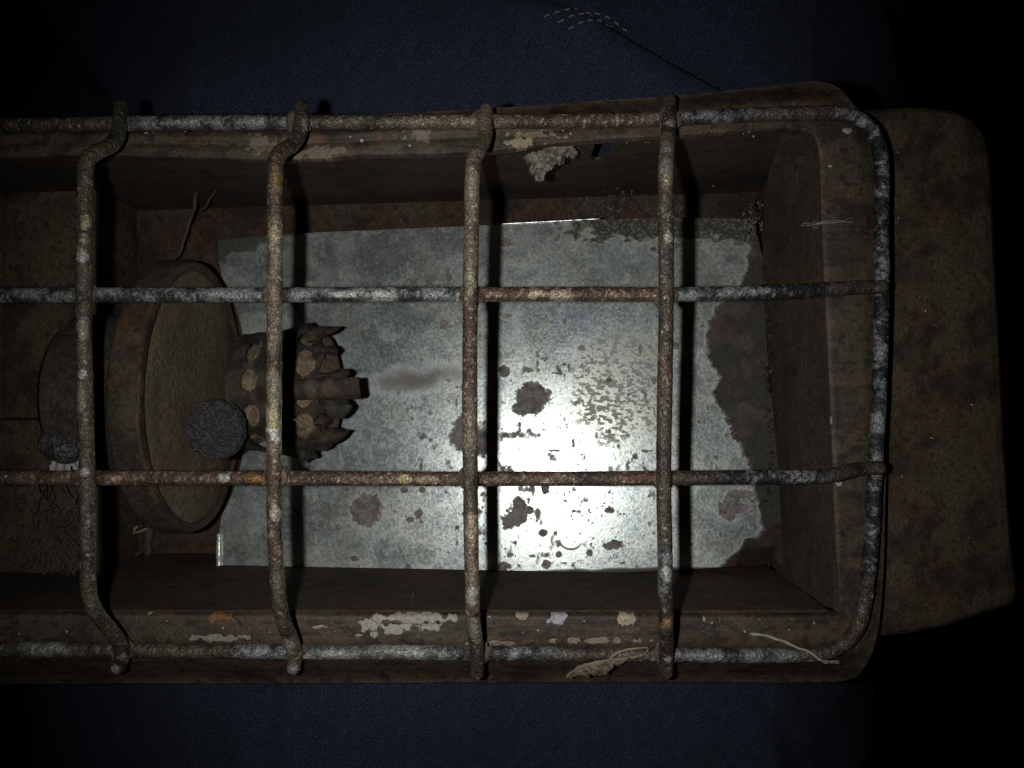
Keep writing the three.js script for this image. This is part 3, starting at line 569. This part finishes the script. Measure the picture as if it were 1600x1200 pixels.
  wire('upright_wire', [[472, 160, .2166], [470, 190, .2125], [466, 212, .2095], [456, 226, .2060], [439, 238, .2012], [432, 250, .2001], [430, 400], [429, 500], [428, 620], [428, 740], [430, 840], [435, 930, .2001], [442, 968, .2025], [455, 1000, .2085], [461, 1024, .2125], [458, 1051, .2158]], 'y',
    [[0, 'brown'], [225, 'rust'], [340, 'tan'], [480, 'tan'], [545, 'rust'], [580, 'tan'], [705, 'rust'], [880, 'brown'], [990, 'tan']], [[430, 366, 12, 13, yel], [432, 277, 11, 18, [0.24, 0.15, 0.06]], [426, 660, 13, 28, [0.46, 0.38, 0.22]], [432, 683, 8, 10, [0.66, 0.62, 0.58]], [422, 672, 8, 6, [0.62, 0.6, 0.54]], [428, 615, 12, 20, cream], [430, 805, 10, 14, [0.44, 0.38, 0.32]], [450, 1010, 10, 14, whi], [457, 1046, 10, 8, whi], [478, 193, 7, 12, [0.40, 0.36, 0.30]]]);
  wire('upright_wire', [[760, 166, .2166], [759, 190, .2125], [757, 214, .2085], [748, 236, .2030], [740, 252, .2002], [737, 350], [735, 460], [734, 600], [735, 740], [736, 840], [738, 920], [739, 965, .2022], [744, 1005, .2085], [746, 1028, .2120], [745, 1060, .2150]], 'y',
    [[0, 'tan'], [240, 'tan'], [430, 'rust'], [540, 'rust'], [620, 'tan'], [700, 'brown'], [800, 'tan'], [1000, 'brown']], [[755, 190, 10, 15, [0.36, 0.25, 0.18]], [735, 440, 11, 22, cream], [738, 825, 12, 24, [0.44, 0.35, 0.26]], [738, 930, 10, 14, [0.46, 0.42, 0.36]], [744, 990, 11, 20, [0.40, 0.36, 0.30]]]);
  wire('upright_wire', [[1046, 150, .2166], [1045, 190, .2122], [1043, 225, .2065], [1041, 255, .2012], [1040, 300], [1041, 460], [1039, 600], [1037, 740], [1039, 860], [1040, 940], [1041, 980, .2028], [1041, 1020, .2112], [1040, 1060, .2145]], 'y',
    [[0, 'brown'], [210, 'tan'], [290, 'brown'], [560, 'rust'], [640, 'brown'], [860, 'galv'], [920, 'brown']], [[1046, 192, 10, 8, [0.46, 0.42, 0.36]], [1031, 183, 4, 10, [0.44, 0.4, 0.34]], [1043, 230, 11, 12, [0.40, 0.36, 0.31]], [1040, 262, 11, 15, [0.33, 0.29, 0.26]], [1042, 280, 10, 12, cream], [1044, 370, 7, 10, whi], [1042, 895, 8, 16, whi], [1042, 975, 10, 10, [0.40, 0.24, 0.14]], [1046, 1032, 6, 7, whi]]);
  wire('cross_wire', [[-110, 463], [0, 462], [130, 461], [430, 461], [600, 460], [737, 460], [900, 460], [1040, 460], [1160, 458], [1260, 454, .2050], [1312, 451, .2080], [1345, 449, .2115], [1388, 448, .2125]], 'x',
    [[-200, 'galv'], [320, 'galv'], [560, 'white'], [620, 'galv'], [745, 'rust'], [1045, 'galv'], [1160, 'scale'], [1290, 'brown']], [[835, 459, 12, 9, [0.46, 0.36, 0.26]], [875, 461, 16, 11, [0.48, 0.37, 0.26]], [720, 470, 12, 8, whi], [540, 459, 20, 8, whi]]);
  wire('cross_wire', [[-110, 748], [0, 747], [130, 747], [430, 747], [600, 748], [737, 748], [900, 748], [1040, 747], [1160, 746], [1250, 745, .2046], [1296, 743, .2062], [1322, 737, .2085], [1348, 732, .2117], [1384, 731, .2125]], 'x',
    [[-200, 'rust'], [160, 'rust'], [700, 'rust'], [900, 'brown'], [960, 'rust'], [1050, 'brown'], [1130, 'scale'], [1290, 'brown']], [[394, 747, 17, 10, ora], [350, 748, 10, 8, [0.46, 0.42, 0.36]], [175, 748, 14, 7, [0.34, 0.22, 0.15]], [632, 748, 14, 9, [0.44, 0.33, 0.18]], [668, 749, 14, 8, [0.38, 0.28, 0.18]], [1000, 744, 26, 7, [0.15, 0.065, 0.045]]]);
}

function lump(x, y, D, r, oct = 2) {
  const g = new THREE.IcosahedronGeometry(r, oct), p = g.attributes.position, o = rnd() * 40;
  for (let i = 0; i < p.count; i++) { const a = p.getX(i), b = p.getY(i), c = p.getZ(i), k = 0.2 + 1.6 * fbm3(a / r * 2.1 + o, b / r * 2.1, c / r * 2.1, 3); p.setXYZ(i, a * k, b * k * 0.7, c * k); }
  g.computeVertexNormals(); const w = W(x, y, D); g.translate(w.x, w.y, w.z); return g;
}
// weld beads where wires cross
{
  const guard = heater.children.find((o) => o.name === 'wire_guard');
  const beads = [];
  for (const x of [134, 429, 735, 1039]) for (const y of [461, 748]) beads.push([x, y, 0.2021]);
  for (const [x, y] of [[186, 193], [469, 191], [759, 190], [1045, 187], [189, 1016], [460, 1019], [746, 1021], [1041, 1023], ]) beads.push([x, y, 0.2145]);
  for (const [x, y, D] of beads) {
    const g = lump(x + rr(-4, 4), y + rr(-4, 4), D, 0.0028, 3), p = g.attributes.position, c = [];
    for (let i = 0; i < p.count; i++) { const a = fbm3(p.getX(i) * 500, p.getY(i) * 500, p.getZ(i) * 500); c.push(...mix3([0.04, 0.028, 0.02], [0.17, 0.115, 0.08], clamp(2 * (a - 0.25)))); }
    g.setAttribute('color', new THREE.Float32BufferAttribute(c, 3));
    mesh('weld_bead', g, M.painted, guard);
  }
}

// ---------------------------------------------------------------- debris
function strand(name, pts, r, mat, parent, wob = 0.0006) {
  const P = pts.map(([x, y, d]) => W(x, y, d)), c = new THREE.CatmullRomCurve3(P), n = Math.max(6, Math.round(c.getLength() / 0.0022)), q = [];
  const s0 = rnd() * 50;
  for (let i = 0; i <= n; i++) { const p = c.getPointAt(i / n); p.x += wob * 2 * (vn2(i * 0.7, s0, 5) - 0.5); p.z += wob * 2 * (vn2(i * 0.7, s0 + 9, 5) - 0.5); p.y += wob * (vn2(i * 0.6, s0 + 3, 5)); q.push(p); }
  return mesh(name, tubeGeo(q, (s, l) => r * (0.65 + 0.7 * vn2(s * 500, s0, 8)) * (1 - 0.45 * s / l), null, 0.0006, 8), mat, parent);
}
{
  const g = tag(group('root_tangle'), 'tangle of fine dried brown roots on the tank cover', 'roots');
  const d = 0.2645;
  const main = [
    [[-20, 866, d], [30, 862, d], [65, 858, d], [95, 840, d], [118, 816, d - .003]], [[0, 880, d], [40, 878, d], [72, 862, d], [100, 850, d], [132, 846, d - .002]], [[-10, 872, d], [26, 874, d], [50, 850, d], [78, 828, d], [124, 808, d - .004]],
    [[62, 810, d], [75, 800, d - .002], [86, 790, d - .003]], [[72, 862, d], [80, 885, d], [86, 910, d], [92, 935, d]], [[100, 856, d], [112, 872, d], [108, 892, d], [96, 915, d], [88, 938, d]], [[112, 862, d], [118, 885, d], [105, 905, d]],
    [[78, 745, d - .004], [80, 770, d - .002], [78, 795, d]], [[114, 768, d - .003], [122, 800, d - .003], [128, 830, d - .002]], [[40, 850, d], [70, 826, d], [100, 804, d], [124, 800, d - .003]], [[88, 842, d - .002], [98, 836, d - .004], [108, 846, d - .002]],
    [[120, 815, d - .004], [100, 830, d - .001], [84, 848, d], [60, 866, d]],
  ];
  main.forEach((m, i) => { for (let k = 0; k < 6; k++) strand('root_fibre', m.map(([x, y, e]) => [x + k * rr(-6, 6), y + k * rr(-6, 6), e - 0.0004 * k]), rr(0.0002, 0.0004), M.root, g, 0.0011); });
}
{
  const g = tag(group('root_tangle_001'), 'short twisted dried roots hanging below the burner drum', 'roots');
  const d = 0.2925;
  const main = [[[212, 820, d], [200, 850, d], [196, 870, d], [180, 885, d]], [[232, 822, d], [236, 850, d], [234, 870, d], [240, 892, d]], [[222, 862, d], [212, 885, d], [205, 905, d], [195, 938, d]], [[176, 822, d], [200, 821, d], [222, 821, d]], [[230, 824, d], [212, 836, d], [190, 840, d]], [[224, 850, d], [228, 880, d], [222, 895, d]], [[190, 885, d], [182, 905, d], [180, 930, d]]];
  main.forEach((m, i) => strand('root_fibre', m, i === 1 ? 0.0012 : rr(0.0003, 0.0006), i % 4 ? M.root : M.straw, g, 0.0012));
}
tag(strand('dried_rootlet', [[330, 268, .262], [318, 285, .268], [306, 310, .274], [301, 335, .278], [292, 362, .281], [284, 390, .282], [266, 408, .278]], 0.0007, M.root, null, 0.0008), 'single dark dried rootlet trailing from the upper wall to the burner drum', 'root');
tag(strand('dried_rootlet_001', [[355, 265, .262], [345, 278, .266], [335, 300, .27], [322, 325, .276], [310, 330, .278]], 0.0005, M.root, null, 0.0008), 'thin short dried rootlet in the box beside a longer dark one', 'root');

function paintLumps(g, a, b) { const p = g.attributes.position, c = []; for (let i = 0; i < p.count; i++) c.push(...mix3(a, b, clamp((fbm3(p.getX(i) * 900, p.getY(i) * 900, p.getZ(i) * 900) - 0.3) * 2.5))); g.setAttribute('color', new THREE.Float32BufferAttribute(c, 3)); return g; }
{
  const L = [];
  for (let i = 0; i < 130; i++) { const t = rnd(); L.push(lump(lerp(890, 832, t) + rr(-9, 8), lerp(234, 250, t) + rr(-9, 9) + (rnd() < 0.3 ? rr(4, 20) * t : 0), rr(0.2225, 0.2285), 0.0003 + 0.0011 * rnd() ** 2)); }
  for (let i = 0; i < 26; i++) L.push(lump(845 + rr(-6, 6), 255 + i, 0.226, rr(0.0003, 0.0009)));
  tag(mesh('plaster_clump', paintLumps(mergeGeometries(L), [0.06, 0.05, 0.038], [0.30, 0.26, 0.21]), M.painted), 'crumbly pale clump of dirt clinging under the upper flange', 'clump');
}
{
  // shrivelled leaf with a looped stalk on the lower flange
  const g = tag(group('dried_leaf'), 'shrivelled brown leaf with a looped stalk on the lower flange', 'leaf');
  const spine = new THREE.CatmullRomCurve3([W(884, 1056, 0.2200), W(905, 1044, 0.2160), W(930, 1037, 0.2140), W(955, 1032, 0.2135), W(982, 1028, 0.2133)]);
  const leaf = gridGeo(90, 24, (u, v) => { const p = spine.getPoint(u), w = (v - 0.12) * 0.0044 * Math.sin(Math.PI * clamp(0.06 + 0.92 * u)) * (0.75 + 0.7 * vn2(u * 9, 2, 7)); p.z += w; p.x += 0.3 * w; p.y += 0.0022 * (fbm(u * 14, v * 5, 601, 3) - 0.5) - 0.35 * Math.abs(w); return p; }, (u, v) => v < 0.62 + 0.7 * (fbm(u * 18, v * 2, 611, 3) - 0.35), (u, v) => mix3([0.10, 0.075, 0.05], [0.36, 0.29, 0.20], clamp(1.5 * (fbm(u * 30, v * 8, 621, 3) - 0.15) - 0.6 * v)));
  mesh('leaf_blade', leaf, M.painted, g);
  strand('leaf_stalk', [[950, 1034, .2132], [955, 1027, .2125], [966, 1019, .2118], [985, 1013, .2115], [1000, 1012, .2116], [1014, 1014, .2120], [1010, 1020, .2124], [1000, 1024, .2128], [984, 1028, .2131]], 0.00032, M.straw, g, 0.0002);
  strand('leaf_vein', [[886, 1054, .2192], [906, 1043, .2154], [931, 1036, .2136], [956, 1031, .2131], [983, 1027, .213]], 0.00032, M.straw, g, 0.0002);
}
{
  const g = tag(group('cobweb_strand'), 'pale wispy cobweb strand across the rounded corner of the lower flange', 'cobweb');
  for (let i = 0; i < 4; i++) strand('web_thread', [[1172, 988 + i, .2165], [1205, 994 + rr(-2, 2), .2160], [1225, 1003 + rr(-2, 2), .2150], [1250, 1015 + rr(-2, 2), .2138], [1268, 1020 + rr(-2, 2), .2135], [1285, 1032 + rr(-2, 2), .2140], [1312, 1035 + rr(-3, 3), .2150]], rr(0.00012, 0.00022), i % 2 ? M.straw : M.web, g, 0.0004);
}
{
  const g = tag(group('cobweb_strand_001'), 'fine cobweb crossing the inner edge of the end wall', 'cobweb');
  for (let i = 0; i < 3; i++) strand('web_thread', [[1250, 352 + rr(-3, 3), .226], [1272, 350 + rr(-3, 3), .2205], [1300, 348 + rr(-2, 2), .2180], [1335, 346 + rr(-8, 8), .2175]], 0.00006, M.web, g, 0.0006);
  mesh('web_knot', lump(1275, 352, 0.2205, 0.0012), M.root, g);
}
{
  const g = tag(group('paper_flakes'), 'torn pale papery flakes stuck below the adjuster spindle', 'flakes');
  for (const [x, y, a, l, w] of [[92, 728, 1.75, 0.0062, 0.0016], [101, 727, 1.45, 0.0066, 0.0015], [112, 724, 0.95, 0.0052, 0.0013], [85, 745, 1.3, 0.004, 0.0006]]) {
    const o = W(x, y - 12, 0.2385), f = gridGeo(20, 8, (u, v) => { const ww = (v - 0.5) * 2 * w * (0.4 + 0.9 * Math.sin(Math.PI * clamp(u * 0.85 + 0.1))) * (0.8 + 0.4 * vn2(u * 9, v * 3, 77)); return new THREE.Vector3(o.x + Math.cos(a) * u * l - Math.sin(a) * ww, o.y + 0.0012 * u + 0.0006 * Math.sin(v * 6), o.z + Math.sin(a) * u * l + Math.cos(a) * ww); });
    mesh('flake', f, M.pale, g);
  }
}
function crumbs(name, n, place, r0, r1, a, b, label, cat, parent) {
  const L = []; for (let i = 0; i < n; i++) { const [x, y, D] = place(i); L.push(lump(x, y, D, r0 + (r1 - r0) * rnd() ** 2.5, 1)); }
  const m = mesh(name, paintLumps(mergeGeometries(L), a, b), M.painted); tag(m, label, cat, { kind: 'stuff' }); return m;
}
const gauss = () => (rnd() + rnd() + rnd() - 1.5) / 1.5;
crumbs('rust_crumbs', 800, () => { const t = rnd(); if (t < 0.7) { const x = 990 + 190 * gauss(), y = 322 + 40 * gauss(); return [x, y, y > 342 ? 0.2805 : Math.min(0.294, (0.0690) * F / (600 - y))]; } if (t < 0.9) { const x = 1180 + 24 * gauss(), y = 340 + 42 * gauss(); return [x, y, 0.266]; } return [1200 + 16 * gauss() + (rnd() < 0.4 ? 6 : 0), rnd() < 0.5 ? 575 + 30 * gauss() : 620 + 280 * gauss(), 0.2655]; }, 0.00006, 0.0005, [0.02, 0.015, 0.012], [0.19, 0.155, 0.14], 'scatter of small pale rust crumbs at the upper edge of the reflector', 'crumbs');
crumbs('rust_crust', 160, () => [1202 + 14 * gauss(), rr(350, 900), 0.2635], 0.0001, 0.0010, [0.010, 0.008, 0.006], [0.055, 0.038, 0.028], 'dark flaky rust crust along the foot of the end wall', 'rust');
crumbs('dust_specks', 150, (i) => { const t = rnd(); if (t < 0.35) return [rr(20, 1290), rr(960, 1000), DF - 0.0003]; if (t < 0.55) return [rr(20, 1200), rr(203, 226), DF - 0.0003]; if (t < 0.75) return [rr(1400, 1540), rr(230, 940), 0.2298]; if (t < 0.85) return [rr(10, 120), rr(260, 940), 0.2652]; return [rr(200, 330), rr(880, 940), 0.2955]; }, 0.00008, 0.0003, [0.35, 0.33, 0.29], [0.6, 0.57, 0.5], 'tiny pale dust specks over flanges and casing', 'dust');
{
  const L = []; for (const [x, y, r] of [[1139, 661, 6e-4], [1141, 670, 4e-4], [1146, 673, 5e-4], [1147, 683, 7e-4], [1143, 678, 4e-4], [1151, 688, 4e-4], [1136, 657, 3e-4], [1194, 580, 5e-4], [1190, 586, 4e-4], [1198, 571, 4e-4]]) L.push(lump(x, y, 0.2645, r, 2));
  tag(mesh('resin_beads', mergeGeometries(L), std({ color: new THREE.Color().setRGB(0.14, 0.10, 0.11), roughness: 0.12 })), 'glossy dark beads along the rust stain at the end of the reflector', 'beads', { kind: 'stuff' });
}
tag(strand('fibre', [[443, 650, .2385], [452, 651, .2375], [460, 655, .2370], [466, 660, .2385]], 0.00014, M.web, null, 0.0002), 'short pale fibre sticking up from the torn collar', 'fibre');
tag(strand('hair', [[640, 938, .2300], [655, 920, .2450], [690, 915, .2520], [705, 918, .2500], [722, 922, .2450]], 0.00012, M.straw, null, 0.0006), 'fine pale hair caught at the lower wall of the box', 'hair');

// ---------------------------------------------------------------- the flash that lights it
{
  const g = tag(group('flash_lamp'), 'small round white flash lamp facing down at the heater', 'lamp');
  const e = new THREE.CylinderGeometry(0.002, 0.002, 0.0006, 32); e.translate(FLASH.x, FLASH.y + 0.0012, FLASH.z);
  mesh('flash_emitter', e, new THREE.MeshStandardMaterial({ color: 0xffffff, emissive: new THREE.Color(0.96, 1, 0.98), emissiveIntensity: 3 }), g);
  const h = new THREE.LatheGeometry([[0.0023, -0.0003], [0.0034, -0.0003], [0.0036, 0.0004], [0.0034, 0.002], [0.0001, 0.002]].map(([a, b]) => new THREE.Vector2(a, b)), 40); h.translate(FLASH.x, FLASH.y + 0.0012, FLASH.z);
  mesh('flash_housing', h, M.soot, g);
}
renderer.render(scene, camera);
